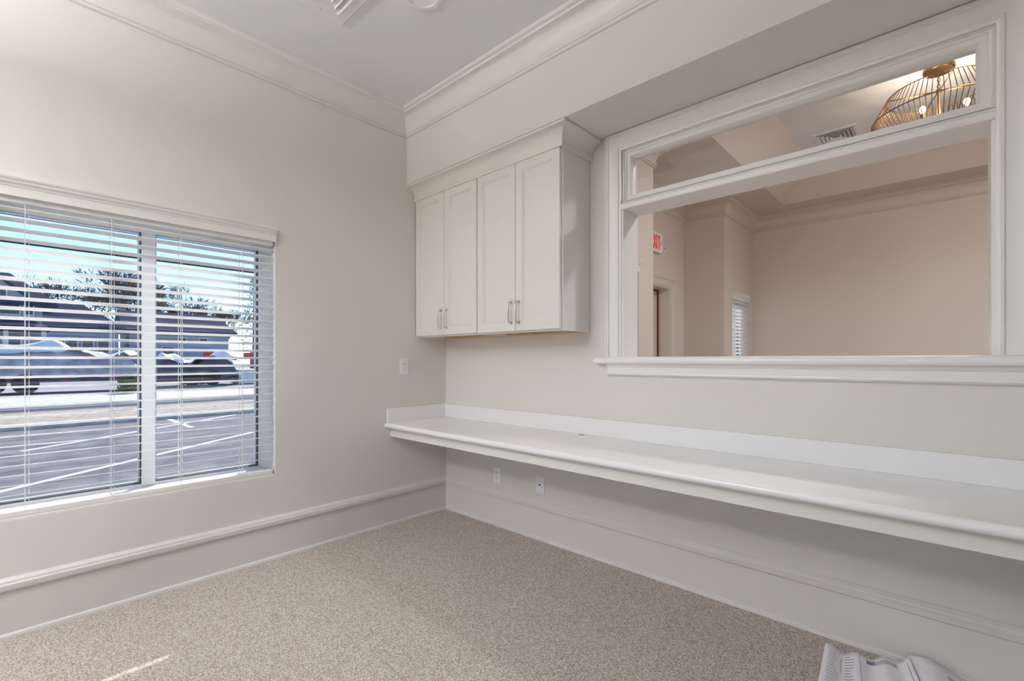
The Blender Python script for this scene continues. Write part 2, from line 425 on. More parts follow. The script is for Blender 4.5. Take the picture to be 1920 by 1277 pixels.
TP(sweep(rect_path(OPX0, OPX1, 2.152, OPZ1 + .002), sash, XZy, closed=True, left=False), 'sash', 'trim_paint', 30)
sash2 = [(o_ * .4, .140 - h_ + .029) for (o_, h_) in sash]
TP(sweep(rect_path(OPX0, OPX1, 2.152, OPZ1 + .002), sash2, XZy, closed=True, left=False), 'sash', 'trim_paint', 30)
TP(MB().box(OPX0 + .045, .072, 2.195, OPX1 - .045, .076, OPZ1 - .042), 'pane', 'transom_glass')
# ledge (pass-through counter) and its apron
def bullnose_slab(x0, x1, yf, yb, z0, z1, n=8, lend=0, rend=0):
    r = (z1 - z0) / 2; zc = (z0 + z1) / 2
    prof = [(yb, z1)] + [(yf + r - r * math.cos(R(90 - 90 * 2 * i / (2 * n) * 1)) if False else yf + r - r * math.sin(R(180 * i / (2 * n))), zc + r * math.cos(R(180 * i / (2 * n)))) for i in range(2 * n + 1)] + [(yb, z0)]
    P = len(prof); mb = MB()
    V = [(x, y, z) for x in (x0, x1) for (y, z) in prof]
    mb.add(V, [(j, (j + 1) % P, P + (j + 1) % P, P + j) for j in range(P)] + [tuple(range(P)), tuple(P + j for j in reversed(range(P)))])
    return mb
lg = empty('counter_ledge', ((OPX0 + OPX1) / 2, 0, 1.197), 'white rounded ledge along the bottom of the pass-through opening', 'ledge')
def LP(mb, nm, m, smooth=None, bevel=None):
    for i, q in enumerate(mb.v): mb.v[i] = (q[0] - lg.location.x, q[1], q[2] - 1.197)
    return mb.build(nm, m, lg, smooth=smooth, bevel=bevel)
mb = bullnose_slab(1.465, 3.42, -.062, .0, 1.197, 1.238)
LP(mb, 'ledge_nose', 'sill_surface', 35, .004)
LP(MB().box(OPX0 + .0, 0, 1.197, OPX1, WT + .08, 1.238), 'ledge_board', 'sill_surface', bevel=.004)
ap = [(0, 1.197), (-.030, 1.197), (-.030, 1.190), (-.024, 1.180), (-.018, 1.176), (-.018, 1.150), (-.022, 1.146), (-.024, 1.138), (-.018, 1.132), (-.012, 1.128), (0, 1.128)]
P = len(ap); mb = MB(); V = [(x, y, z) for x in (OX0 + .012, 3.38) for (y, z) in ap]
mb.add(V, [(j, (j + 1) % P, P + (j + 1) % P, P + j) for j in range(P)] + [tuple(range(P)), tuple(P + j for j in reversed(range(P)))])
LP(mb, 'apron', 'trim_paint', 30)

# ------------------------------------------------------------------ worktop
wt = empty('worktop', (RX / 2, 0, .655), 'long white wall-mounted worktop with rounded front edge and backsplash', 'worktop')
def WP(mb, nm, m, smooth=None, bevel=None):
    for i, q in enumerate(mb.v): mb.v[i] = (q[0] - RX / 2, q[1], q[2] - .655)
    return mb.build(nm, m, wt, smooth=smooth, bevel=bevel)
WP(bullnose_slab(.001, RX, -.578, -.001, .718, .755), 'top', 'solid_surface', 35)
WP(MB().box(.019, -.020, .755, RX, -.001, .861), 'backsplash', 'solid_surface', bevel=.0025)
WP(MB().box(.001, -.560, .755, .019, -.001, .861), 'side_splash', 'solid_surface', bevel=.0025)
WP(MB().box(.001, -.528, .653, RX, -.506, .718), 'apron', 'cabinet_paint', bevel=.002)
WP(MB().box(.001, -.504, .653, RX, -.480, .718), 'support_rail', 'cabinet_paint', bevel=.002)
for xx in (.09, 1.385): WP(MB().lathe([(.018, .7551), (.022, .7551), (.022, .7575), (.018, .7575)], xx, -.055, 20, cap=False), 'grommet_ring', 'white_plastic', 40); WP(MB().lathe([(0, .7556), (.018, .7556)], xx, -.055, 20, cap=False), 'grommet_hole', 'slot_dark')

# ------------------------------------------------------------------ wall cabinets
CZ0, CZ1, CYF = 1.392, 2.462, -.303
def door(parent, x0, x1, z0, z1, yb, handle_right, org):
    # stile and rail frame with a sloped inner bead and a recessed flat panel
    t = .020; yf = yb - t
    def ring(i, y): return [(x0 + i, y, z0 + i), (x1 - i, y, z0 + i), (x1 - i, y, z1 - i), (x0 + i, y, z1 - i)]
    w = .056
    rings = [ring(0, yb), ring(0, yf + .003), ring(.003, yf), ring(w, yf), ring(w + .004, yf + .005), ring(w + .009, yf + .005), ring(w + .014, yf + .010)]
    V = [p for r in rings for p in r]; F = []
    for k in range(len(rings) - 1):
        for j in range(4): F.append((k * 4 + j, k * 4 + (j + 1) % 4, k * 4 + 4 + (j + 1) % 4, k * 4 + 4 + j))
    k = (len(rings) - 1) * 4; F.append((k, k + 1, k + 2, k + 3)); F.append((3, 2, 1, 0))
    mb = MB(); mb.add([(p[0] - org[0], p[1] - org[1], p[2] - org[2]) for p in V], F)
    d = mb.build('door', 'cabinet_paint', parent)
    hx = (x1 - .030) if handle_right else (x0 + .030)
    hz0, hz1 = 1.452, 1.582
    H = MB()
    rad = .0048
    pts = [(hx, yf, hz0), (hx, yf - .012, hz0), (hx, yf - .024, hz0 + .004)]
    for i in range(7):
        s_ = i / 6; pts.append((hx, yf - .028 - .006 * math.sin(math.pi * s_), hz0 + .014 + (hz1 - hz0 - .028) * s_))
    pts += [(hx, yf - .024, hz1 - .004), (hx, yf - .012, hz1), (hx, yf, hz1)]
    pts = [(p[0] - org[0], p[1] - org[1], p[2] - org[2]) for p in pts]
    h = H.tube(pts, [rad] * len(pts), 8).build('handle', 'nickel', d, smooth=60); h['label'] = 'brushed nickel bow handle'
    for zz in (hz0, hz1):
        f = MB(); ring_p = [(hx, yf + .0005, zz), (hx, yf - .004, zz), (hx, yf - .008, zz)]
        f.tube([(p[0] - org[0], p[1] - org[1], p[2] - org[2]) for p in ring_p], [.0095, .0085, .005], 12)
        f.build('handle_foot', 'nickel', d, smooth=40)
    return d
def cabinet(x0, x1, label, fill_l=0, fill_r=0):
    org = ((x0 + x1) / 2, -.002, CZ0)
    c = empty('wall_cabinet', org, label, 'cabinet', 'wall cabinets above the worktop')
    yb = CYF + .020; T = .016
    def P(mb, nm, m, bevel=None):
        for i, q in enumerate(mb.v): mb.v[i] = (q[0] - org[0], q[1] - org[1], q[2] - org[2])
        return mb.build(nm, m, c, bevel=bevel)
    for xa in (x0, x1 - T): P(MB().box(xa, yb, CZ0, xa + T, -.002, CZ1), 'side_panel', 'cabinet_paint')
    P(MB().box(x0 + T, yb + .02, CZ1 - T, x1 - T, -.006, CZ1), 'top_panel', 'cabinet_paint')
    P(MB().box(x0 + T, yb + .02, CZ0 + .026, x1 - T, -.006, CZ0 + .040), 'bottom_panel', 'raw_wood')
    P(MB().box(x0 + T, -.016, CZ0 + .003, x1 - T, -.003, CZ0 + .026), 'hanging_rail', 'raw_wood')
    P(MB().box(x0 + T, -.006, CZ0 + .026, x1 - T, -.002, CZ1), 'back_panel', 'raw_wood')
    # face frame
    ff = wall_grid([x0 + T * 0, x0 + .03, x1 - .03, x1], [CZ0, CZ0 + .034, CZ1 - .034, CZ1], [(x0 + .03, x1 - .03, CZ0 + .034, CZ1 - .034)], XZy, yb - .0, yb + .02)
    for i, q in enumerate(ff.v): ff.v[i] = (min(max(q[0], x0 + .0005), x1 - .0005), q[1] - .0002, q[2])
    P(ff, 'face_frame', 'cabinet_paint')
    xm = (x0 + fill_l + x1 - fill_r) / 2
    door(c, x0 + .003 + fill_l, xm - .0015, CZ0 + .010, CZ1 - .006, yb - .002, True, org)
    door(c, xm + .0015, x1 - .003 - fill_r, CZ0 + .010, CZ1 - .006, yb - .002, False, org)
    return c
c1 = cabinet(.004, .7005, 'cream two-door wall cabinet in the corner beside the window wall')
c2 = cabinet(.7015, 1.408, 'cream two-door wall cabinet beside the pass-through opening', fill_r=.006)
mb = MB().lathe([(0, 0), (.005, .001), (.007, .004), (.005, .008), (0, .009)], 0, 0, 12)
o = mb.build('bumper_dot', 'white_plastic', c2, smooth=50); o.location = (1.408 - .0015 - c2.location.x, CYF + .028 + .002, .004); o.rotation_euler = (0, R(90), 0)
# crown on the cabinets
cp = [(-.003, 2.449), (.012, 2.449), (.013, 2.452), (.013, 2.468), (.009, 2.472)]
cp += [(.009 + .068 * (1 - math.cos(R(90 * i / 9))), 2.472 + .070 * math.sin(R(90 * i / 9))) for i in range(1, 10)]
cp += [(.079, 2.543), (.081, 2.546), (.083, 2.554), (-.003, 2.554)]
cp = [(o_ * 1.0, h_) for (o_, h_) in cp]
cm = sweep([(.001, CYF), (1.411, CYF), (1.411, -.002)], cp, XY, left=False).build('trim_9', 'cabinet_paint', smooth=30)
struct(cm)['label'] = 'cove crown moulding on top of the wall cabinets'

# ------------------------------------------------------------------ outlets
def plate(name, label, loc, rz, kind, group):
    root = empty(name, loc, label, 'wall plate' if kind == 'jack' else 'outlet', group, rz=rz)
    MB().box(-.038, -.006, -.0585, .038, -.0005, .0585).build('plate', 'white_plastic', root, bevel=.002)
    if kind == 'jack':
        MB().tube([(0, -.006, 0), (0, -.012, 0)], .0055, 12).build('socket', 'slot_dark', root)
    else:
        MB().box(-.017, -.008, -.034, .017, -.006, .034).build('receptacle', 'white_plastic', root, bevel=.001)
        for zz in (-.018, .018):
            for xx in (-.0065, .0065): MB().box(xx - .0012, -.0086, zz + .0, xx + .0012, -.008, zz + .009).build('slot', 'slot_dark', root)
            MB().box(-.0022, -.0086, zz - .010, .0022, -.008, zz - .005).build('slot', 'slot_dark', root)
    for zz in (-.048, .048): MB().tube([(0, -.006, zz), (0, -.0068, zz)], .003, 10).build('screw', 'nickel', root)
    return root
plate('wall_outlet', 'white duplex outlet on the window wall between cabinet and worktop', (0, -.408, 1.17), R(90), 'duplex', None)
plate('wall_outlet', 'white duplex outlet below the worktop, nearest the corner', (.598, 0, .367), 0, 'duplex', None)
plate('jack_plate', 'white single-jack wall plate below the worktop, right of an outlet', (1.007, 0, .371), 0, 'jack', None)

# ------------------------------------------------------------------ ceiling diffuser and recessed light
def diffuser(name, label, cx, cy, zc, half, n_lou, group):
    root = empty(name, (cx, cy, zc), label, 'air vent', group)
    f = .045 * half / .25
    h = half
    wall_grid([-h, -h + f, h - f, h], [-h, -h + f, h - f, h], [(-h + f, h - f, -h + f, h - f)], XY, 0, -.012).build('frame', 'vent_white', root, bevel=.003)
    MB().box(-h + f, -h + f, -.002, h - f, h - f, -.0005).build('backing', 'vent_dark', root)
    inner = h - f; step = inner / (n_lou + .6)
    for k in range(n_lou):
        a = inner - k * step - .002; bq = a - step * .62
        if bq < .01: break
        mb = MB()
        ro = [(-a, -a, -.020), (a, -a, -.020), (a, a, -.020), (-a, a, -.020)]
        ri = [(-bq, -bq, -.006), (bq, -bq, -.006), (bq, bq, -.006), (-bq, bq, -.006)]
        t = .002
        V = ro + ri + [(p[0], p[1], p[2] + t) for p in ro] + [(p[0], p[1], p[2] + t) for p in ri]; F = []
        for j in range(4):
            j2 = (j + 1) % 4
            F += [(j, j2, 4 + j2, 4 + j), (8 + j, 8 + j2, 12 + j2, 12 + j), (j, j2, 8 + j2, 8 + j), (4 + j, 4 + j2, 12 + j2, 12 + j)]
        mb.add(V, F); mb.build('louvre', 'vent_white', root)
    for sx, sy in ((-h + f / 2, 0), (h - f / 2, 0), (0, h - f / 2), (0, -h + f / 2)):
        MB().tube([(sx, sy + h * .55 * (abs(sx) > .01), -.012), (sx, sy + h * .55 * (abs(sx) > .01), -.0135)], .004, 8).build('screw', 'nickel', root)
    return root
diffuser('ceiling_vent', 'white square louvred air vent on the office ceiling', .583 + .30, -1.207 - .30, ZC, .30, 7, None)
def can_light(x, y, z, label):
    root = empty('recessed_light', (x, y, z), label, 'ceiling light')
    MB().lathe([(.105, -.001), (.105, -.005), (.092, -.010), (.078, -.008), (.076, -.001)], n=32, cap=False).build('trim_ring', 'vent_white', root, smooth=40)
    MB().lathe([(0, -.0035), (.076, -.0035), (.076, -.002)], n=32, cap=False).build('lens', 'can_lens', root)
    return root
can_light(1.07, -1.03, ZC, 'round white recessed ceiling light near the crown moulding')
def office_fill_light(x, y, z, label):
    """Unseen suspended fill light added to brighten the office: slim white body on four wires, lit diffusers below and above."""
    D = .55
    root = empty('office_fill_light', (x, y, z), label, 'ceiling light', rz=R(90))
    MB().box(-.30, -.62, -D - .045, .30, .62, -D).build('body', 'vent_white', root, bevel=.006)
    MB().box(-.27, -.59, -D - .055, .27, .59, -D - .045).build('lower_diffuser', 'fill_glow', root, bevel=.006)
    MB().box(-.27, -.59, -D, .27, .59, -D + .008).build('upper_diffuser', 'fill_glow', root, bevel=.004)
    for sx in (-.27, .27):
        for sy in (-.57, .57):
            MB().tube([(sx, sy, -D), (sx, sy, -.001)], .0015, 6).build('wire', 'nickel', root)
            MB().lathe([(.018, -.012), (.018, -.001)], sx, sy, 12).build('ceiling_cup', 'vent_white', root)
    for nm, pw, zz, rx in (('down_fill', OFFICE_FILL_W[0], -D - .060, 0), ('up_fill', OFFICE_FILL_W[1], -D + .012, math.pi)):
        ld = bpy.data.lights.new(nm, 'AREA'); ld.shape = 'RECTANGLE'; ld.size = .54; ld.size_y = 1.18; ld.energy = pw; ld.color = FILL_COL
        lo = bpy.data.objects.new(nm, ld); COL.objects.link(lo); lo.parent = root; lo.location = (0, 0, zz); lo.rotation_euler = (rx, 0, 0)
    return root
for (x, y, t) in OFFICE_FILLS: office_fill_light(x, y, ZC, t)

# ------------------------------------------------------------------ lobby beyond the opening
LW1 = (.49, 1.072, .508, 1.95); LW2 = (3.395, 3.984, .508, 1.95); DR = (1.73, 2.730, 0, 2.053)
struct(MB().box(LXR - .2, WT, -.12, LXE + .2, LY1 + .2, 0).build('floor', 'lobby_floor'))
struct(wall_grid([WT, LW1[0], LW1[1], JN], [0, .508, 1.95, LZ + .5], [LW1], YZx, LX0, LX0 - .2).build('wall_front', 'lobby_paint'))
struct(wall_grid([JF, LW2[0], LW2[1], LY1], [0, .508, 1.95, LZ + .5], [LW2], YZx, LX0, LX0 - .2).build('wall_front', 'lobby_paint'))
struct(wall_grid([JN - .12, DR[0], DR[1], JF + .12], [0, DR[3], LZ + .5], [DR], YZx, LXR, LXR - .2).build('wall_entry', 'lobby_paint'))
struct(MB().box(LXR, JN - .12, 0, LX0 - .2, JN, LZ + .5).build('wall_return', 'lobby_paint'))
struct(MB().box(LXR, JF, 0, LX0 - .2, JF + .12, LZ + .5).build('wall_return', 'lobby_paint'))
struct(MB().box(LX0 - .2, LY1, 0, LXE + .2, LY1 + .2, LZ + .5).build('wall_far', 'lobby_paint'))
LE = (.8, 3.6, .3, 2.4)  # unseen opening added to bring daylight into the lobby
struct(wall_grid([WT, LE[0], LE[1], LY1], [0, .3, 2.4, LZ + .5], [LE], YZx, LXE, LXE + .2).build('wall_east', 'lobby_paint'))
# skin of lobby paint on the lobby side of the partition
struct(wall_grid([LX0, OPX0, OPX1, LXE], [0, OPZ0, OPZ1, LZ], [(OPX0, OPX1, OPZ0, OPZ1)], XZy, WT, WT + .002).build('wall_partition', 'lobby_paint'))
# tray ceiling
T0 = (1.62, 4.37, .565, 3.79); Q = .32
tx0, tx1, ty0, ty1 = T0
mb = MB(); ox0, ox1, oy0, oy1 = LXR - .2, LXE, WT, LY1
lo = [(ox0, oy0, LZ), (ox1, oy0, LZ), (ox1, oy1, LZ), (ox0, oy1, LZ)]
li = [(tx0, ty0, LZ), (tx1, ty0, LZ), (tx1, ty1, LZ), (tx0, ty1, LZ)]
lt = [(tx0 + Q, ty0 + Q, LZ + Q), (tx1 - Q, ty0 + Q, LZ + Q), (tx1 - Q, ty1 - Q, LZ + Q), (tx0 + Q, ty1 - Q, LZ + Q)]
F = []
for j in range(4):
    k = (j + 1) % 4; F += [(j, k, 4 + k, 4 + j), (4 + j, 4 + k, 8 + k, 8 + j)]
mb.add(lo + li + lt, F)
struct(mb.build('ceiling', 'lobby_paint'))['label'] = 'sloped tray ceiling of the lobby'
struct(MB().box(tx0 + Q - .02, ty0 + Q - .02, LZ + Q - .001, tx1 - Q + .02, ty1 - Q + .02, LZ + Q + .05).build('ceiling', 'ceiling_paint'))
struct(MB().box(ox0, oy0, LZ + .5, ox1 + .2, oy1 + .2, LZ + .55).build('ceiling', 'ceiling_paint'))
fl = empty('lobby_fill_light', (3.75, 1.35, LZ + Q - .001), 'unseen flush white fill light added on the lobby tray ceiling', 'ceiling light')  # fill light added to brighten the lobby, outside the view
MB().box(-.5, -.16, -.040, .5, .16, -.001).build('pan', 'vent_white', fl, bevel=.006)
MB().box(-.47, -.13, -.052, .47, .13, -.040).build('diffuser', 'fill_glow', fl, bevel=.008)
ld = bpy.data.lights.new('lobby_fill', 'AREA'); ld.shape = 'RECTANGLE'; ld.size = .94; ld.size_y = .26; ld.energy = LOBBY_FILL_W; ld.color = FILL_COL
lo_ = bpy.data.objects.new('lobby_fill', ld); COL.objects.link(lo_); lo_.parent = fl; lo_.location = (0, 0, -.058)
# lobby crown
dz = LZ - (z0 + .171)
lc = [(o_ * 1.08, h_ + dz + .0) for (o_, h_) in crown_prof]
path = [(LX0, WT + .002), (LX0, JN), (LXR, JN), (LXR, JF), (LX0, JF), (LX0, LY1), (LXE, LY1), (LXE, WT + .002)]
struct(sweep(path, lc, XY, closed=True, left=False).build('trim_10', 'lobby_paint', smooth=32))['label'] = 'cove crown moulding around the lobby'
# lobby windows with blinds
window('window_3', LX0, *LW2[:2], *LW2[2:], mull=True, label='narrow lobby window near the far corner', recess=.10)
window('window_5', LX0, *LW1[:2], *LW1[2:], mull=True, label='narrow lobby window just past the opening', recess=.10)
head_casing('trim_11', LX0, LW2[0], LW2[1], 1.95); head_casing('trim_12', LX0, LW1[0], LW1[1], 1.95)
blind('window_blind', LX0, *LW2[:2], .508, 1.95, 'white slat blind on the narrow lobby window by the far wall', (3.50, 3.88), detail=False, tilt=28.0)
blind('window_blind', LX0, *LW1[:2], .508, 1.95, 'white slat blind seen as a bright sliver at the left edge of the opening', (.63, .95), detail=False, tilt=28.0)
# entry door
dr = empty('door_1', (LXR, (DR[0] + DR[1]) / 2, 0), kind='structure'); dr['label'] = 'beige entry door in a deep white frame'
DY = (DR[0] + DR[1]) / 2
def DP(mb, nm, m, smooth=None, bevel=None):
    for i, q in enumerate(mb.v): mb.v[i] = (q[0] - LXR, q[1] - DY, q[2])
    return mb.build(nm, m, dr, smooth=smooth, bevel=bevel)
jm = wall_grid([DR[0], DR[0] + .018, DR[1] - .018, DR[1]], [0, DR[3] - .018, DR[3]], [(DR[0] + .018, DR[1] - .018, -1, DR[3] - .018)], YZx, LXR + .002, LXR - .2)
DP(jm, 'jamb', 'trim_paint')
dcas = [(0, 0), (0, .014), (.010, .014), (.014, .018), (.060, .018), (.066, .022), (.078, .022), (.078, 0)]
DP(sweep([(DR[0] + .008, 0), (DR[0] + .008, DR[3] - .008), (DR[1] - .008, DR[3] - .008), (DR[1] - .008, 0)], [(o_, LXR + h_) for (o_, h_) in dcas], YZx, left=True), 'casing', 'lobby_paint', 30)
DP(MB().box(LXR + .001, DR[0] + .0, .0, LXR + .02, DR[0] + .004, 2.05), 'bead', 'trim_paint')
DP(wall_grid([DR[0] + .018, DR[0] + .036, DR[1] - .036, DR[1] - .018], [0, DR[3] - .036, DR[3] - .018], [(DR[0] + .036, DR[1] - .036, -1, DR[3] - .036)], YZx, LXR - .125, LXR - .14), 'weather_strip', 'door_red')
DP(MB().box(LXR - .19, DR[0] + .022, .01, LXR - .142, DR[1] - .022, DR[3] - .022), 'slab', 'door_beige', bevel=.003)
hd = sweep([(LXR, DR[1] + .085), (LXR, DR[0] - .085)], [(0, 2.125), (.024, 2.125), (.030, 2.134), (.030, 2.142), (0, 2.142)], XY, left=True)
DP(hd, 'head_cap', 'lobby_paint', 30)

# exit sign
ey0, ey1, ez0, ez1 = 2.120, 2.445, 2.389, 2.600
ex = empty('exit_sign', (LXR, (ey0 + ey1) / 2, (ez0 + ez1) / 2), 'white exit sign with red EXIT lettering above the entry door', 'sign')
def rounded_rect(w, h, r, n=5):
    P = []
    for cx, cy, a in ((w / 2 - r, h / 2 - r, 0), (-w / 2 + r, h / 2 - r, 90), (-w / 2 + r, -h / 2 + r, 180), (w / 2 - r, -h / 2 + r, 270)):
        P += [(cx + r * math.cos(R(a + 90 * i / n)), cy + r * math.sin(R(a + 90 * i / n))) for i in range(n + 1)]
    return P
def extr(P, x0, x1):
    n = len(P); mb = MB(); mb.add([(x0, p[0], p[1]) for p in P] + [(x1, p[0], p[1]) for p in P],
        [(j, (j + 1) % n, n + (j + 1) % n, n + j) for j in range(n)] + [tuple(range(n)), tuple(n + j for j in reversed(range(n)))]); return mb
extr(rounded_rect(ey1 - ey0, ez1 - ez0, .024), .001, .045).build('housing', 'exit_white', ex, smooth=40, bevel=.004)
# letters from bars and strokes (stroke .022, height .15)
def stroke(p, q, w): 
    d = (Vector(q) - Vector(p)).normalized(); nn = Vector((-d.y, d.x)) * w / 2
    return [tuple(Vector(p) + nn), tuple(Vector(p) - nn), tuple(Vector(q) - nn), tuple(Vector(q) + nn)]
LH = .152; zb, zt = -LH / 2, LH / 2
def letter(segs, w=.020):
    mb = MB()
    for i, (p, q) in enumerate(segs):
        n = 4; P4 = stroke(p, q, w); h = .0468 + i * .00015
        mb.add([(.0445, a, c) for a, c in P4] + [(h, a, c) for a, c in P4], [(0, 1, 5, 4), (1, 2, 6, 5), (2, 3, 7, 6), (3, 0, 4, 7), (0, 1, 2, 3), (7, 6, 5, 4)])
    return mb.build('letter', 'exit_red', ex)
letter([((-.118, zb), (-.118, zt)), ((-.118, zt - .01), (-.068, zt - .01)), ((-.118, 0), (-.075, 0)), ((-.118, zb + .01), (-.068, zb + .01))])
letter([((-.055, zb), (.000, zt)), ((-.055, zt), (.000, zb))])
letter([((.022, zb), (.022, zt))])
letter([((.044, zt - .01), (.104, zt - .01)), ((.074, zb), (.074, zt))])
o = letter([((.112, .024), (.130, 0)), ((.130, 0), (.112, -.024))], .012); o.name = 'chevron'
sn = empty('door_sensor', (LXR, 2.545, 2.47), 'small round sensor on the wall right of the exit sign', 'sensor')
MB().tube([(.0005, 0, 0), (.012, 0, 0), (.018, 0, 0)], [.024, .024, .018], 16).build('body', 'exit_white', sn, smooth=40)
MB().tube([(.018, 0, 0), (.022, 0, 0)], .008, 12).build('eye', 'slot_dark', sn)

diffuser('ceiling_vent', 'white square louvred air vent on the lobby tray ceiling', 2.26, 2.95, LZ + Q - .001, .175, 4, None)

# chandelier
CX, CY, CZT = 2.994, 2.2, LZ + Q - .001
ch = empty('chandelier', (CX, CY, CZT), 'brass wire cage chandelier with glowing bulbs in the lobby', 'chandelier')
MB().lathe([(0, 0), (.088, 0), (.090, -.004), (.090, -.024), (.084, -.030), (0, -.030)], n=32).build('canopy', 'brass', ch, smooth=40)
zt_, zw, zl = 3.200 - CZT, 3.035 - CZT, 2.885 - CZT
rt, rw, rl = .305, .394, .300
# chain: small interlocking links
lm = MB().tube([(.009 * math.cos(t), 0, .016 * math.sin(t)) for t in [2 * math.pi * i / 12 for i in range(12)]], .0022, 6, closed=True).mesh('chain_link', 60); lm.materials.append(MATS['brass'])
zz = -.040; k = 0
while zz > zt_ + .016:
    c_ = bpy.data.objects.new('chain_link', lm); COL.objects.link(c_); c_.parent = ch; c_.location = (0, 0, zz); c_.rotation_euler = (0, 0, R(90 * (k % 2) + 20)); zz -= .0245; k += 1
MB().lathe([(.006, zt_ + .02), (.016, zt_ + .012), (.016, zt_ - .012), (.009, zt_ - .02), (.009, zl + .06), (.018, zl + .05), (.018, zl + .03), (0, zl + .02)], n=16).build('stem', 'brass', ch, smooth=50)
for r_, z_, tr_ in ((rt, zt_, .0042), (rw, zw, .0042), (rl, zl, .0048)):
    MB().tube([(r_ * math.cos(t), r_ * math.sin(t), z_) for t in [2 * math.pi * i / 64 for i in range(64)]], tr_, 6, closed=True).build('ring', 'brass', ch, smooth=60)
bm_ = MB().tube([(rt, 0, zt_), (rw, 0, zw), (rl, 0, zl)], .0028, 5).mesh('cage_bar', 50); bm_.materials.append(MATS['brass'])
NB = 76
for i in range(NB):
    b_ = bpy.data.objects.new('cage_bar', bm_); COL.objects.link(b_); b_.parent = ch; b_.rotation_euler = (0, 0, 2 * math.pi * i / NB)
for i in range(4):
    a = R(15 + 90 * i)
    MB().tube([(0.01 * math.cos(a), .01 * math.sin(a), zt_), (rt * math.cos(a), rt * math.sin(a), zt_)], .0045, 6).build('spoke', 'brass', ch)
    a = R(60 + 90 * i); ra = .17
    pts = [(.012 * math.cos(a), .012 * math.sin(a), zl + .045), (ra * .5 * math.cos(a), ra * .5 * math.sin(a), zl + .05), (ra * math.cos(a), ra * math.sin(a), zl + .085)]
    arm = MB().tube(pts, .005, 6).build('arm', 'brass', ch, smooth=50)
    bx_, by_ = ra * math.cos(a), ra * math.sin(a); zb_ = zl + .085
    MB().lathe([(.013, zb_), (.013, zb_ + .035), (0, zb_ + .035)], bx_, by_, 12).build('socket', 'brass', arm)
    MB().lathe([(0, zb_ + .036), (.009, zb_ + .040), (.017, zb_ + .058), (.019, zb_ + .070), (.014, zb_ + .086), (0, zb_ + .094)], bx_, by_, 16, cap=False).build('bulb', 'bulb_glow', arm, smooth=70)
    pd = bpy.data.lights.new('bulb_lamp', 'POINT'); pd.energy = BULB_W; pd.color = (1, .82, .64); pd.shadow_soft_size = .027
    po = bpy.data.objects.new('bulb_lamp', pd); COL.objects.link(po); po.parent = ch; po.location = (bx_, by_, zb_ + .14)
    pd.shadow_soft_size = .02

# ------------------------------------------------------------------ drawings on the carpet
random.seed(4)
def sheet(name, label, corners, wave, marks, z0_=.004):
    """Curled paper sheet: corners a, b, c, d in plan (a-b far edge), wave(u, v) -> height."""
    a, b_, c, d = [Vector((p[0], p[1], 0)) for p in corners]
    NU, NV = 48, 24; me = bpy.data.meshes.new(name); V = []; F = []
    def pos(u, v, lift=0):
        p = (a * (1 - u) + b_ * u) * (1 - v) + (d * (1 - u) + c * u) * v
        return (p.x, p.y, z0_ + wave(u, v) + lift)
    for j in range(NV + 1):
        for i in range(NU + 1): V.append(pos(i / NU, j / NV))
    for j in range(NV):
        for i in range(NU): k = j * (NU + 1) + i; F.append((k, k + 1, k + NU + 2, k + NU + 1))
    me.from_pydata(V, [], F); uvl = me.uv_layers.new(name='UVMap')
    for lp in me.loops:
        i = lp.vertex_index % (NU + 1); j = lp.vertex_index // (NU + 1); uvl.data[lp.index].uv = (i / NU, j / NV)
    me.polygons.foreach_set('use_smooth', [True] * len(me.polygons))
    root = empty(name, (0, 0, 0), label, 'paper', 'building plans on the carpet')
    s = link('sheet', me, 'paper', root); md = s.modifiers.new('thick', 'SOLIDIFY'); md.thickness = .0008; md.offset = -1
    for (u0, u1, v0, v1, m_) in marks:
        mb = MB(); nu = max(1, int((u1 - u0) * 48)); nv = max(1, int((v1 - v0) * 24)); VV = []; FF = []
        for j in range(nv + 1):
            for i in range(nu + 1): VV.append(pos(u0 + (u1 - u0) * i / nu, v0 + (v1 - v0) * j / nv, .0012))
        for j in range(nv):
            for i in range(nu): k = j * (nu + 1) + i; FF.append((k, k + 1, k + nu + 2, k + nu + 1))
        mb.add(VV, FF); mb.build('print', m_, root)
    return root
def wv1(u, v): return .012 + .009 * math.sin(u * 19 + .4) * (1 - .4 * v) + .006 * math.sin(u * 7 + 2 + v) + .030 * max(0, (u - .72) / .28) ** 2 * (1 - .3 * v)
marks = []
for k in range(14): marks.append((.06, .06 + random.uniform(.07, .13), .10 + k * .055, .112 + k * .055, 'ink_grey'))
for k in range(16): marks.append((.25, .25 + random.uniform(.05, .11), .08 + k * .05, .092 + k * .05, 'ink'))
marks += [(.04, .42, .045, .052, 'ink_grey'), (.418, .426, .03, .97, 'ink_grey'), (.20, .212, .14, .40, 'ink_grey'), (.50, .60, .05, .12, 'ink'), (.60, .84, .06, .13, 'ink_grey'), (.46, .95, .025, .032, 'ink_grey'), (.955, .963, .03, .97, 'ink')]
sheet('plan_sheet', 'crumpled white building plan sheet lying on the carpet by the baseboard', [(2.66, -.130), (2.925, -.058), (3.03, -.50), (2.69, -.52)], wv1, marks)
def wv2(u, v): return .010 + .034 * math.exp(-((u - .10) / .16) ** 2) * (1 - .4 * v) + .006 * math.sin(u * 9)
marks2 = [(.1, .9, .06, .07, 'ink_grey'), (.22, .30, .15, .3, 'ink_grey'), (.33, .40, .16, .36, 'ink'), (.45, .52, .18, .30, 'ink_grey'), (.58, .75, .2, .23, 'ink'), (.1, .9, .45, .46, 'ink'), (.6, .612, .1, .5, 'ink')]
sheet('plan_sheet', 'curled white building plan sheet leaning against the baseboard', [(2.915, -.030), (3.40, -.030), (3.42, -.34), (3.02, -.42)], wv2, marks2, .006)

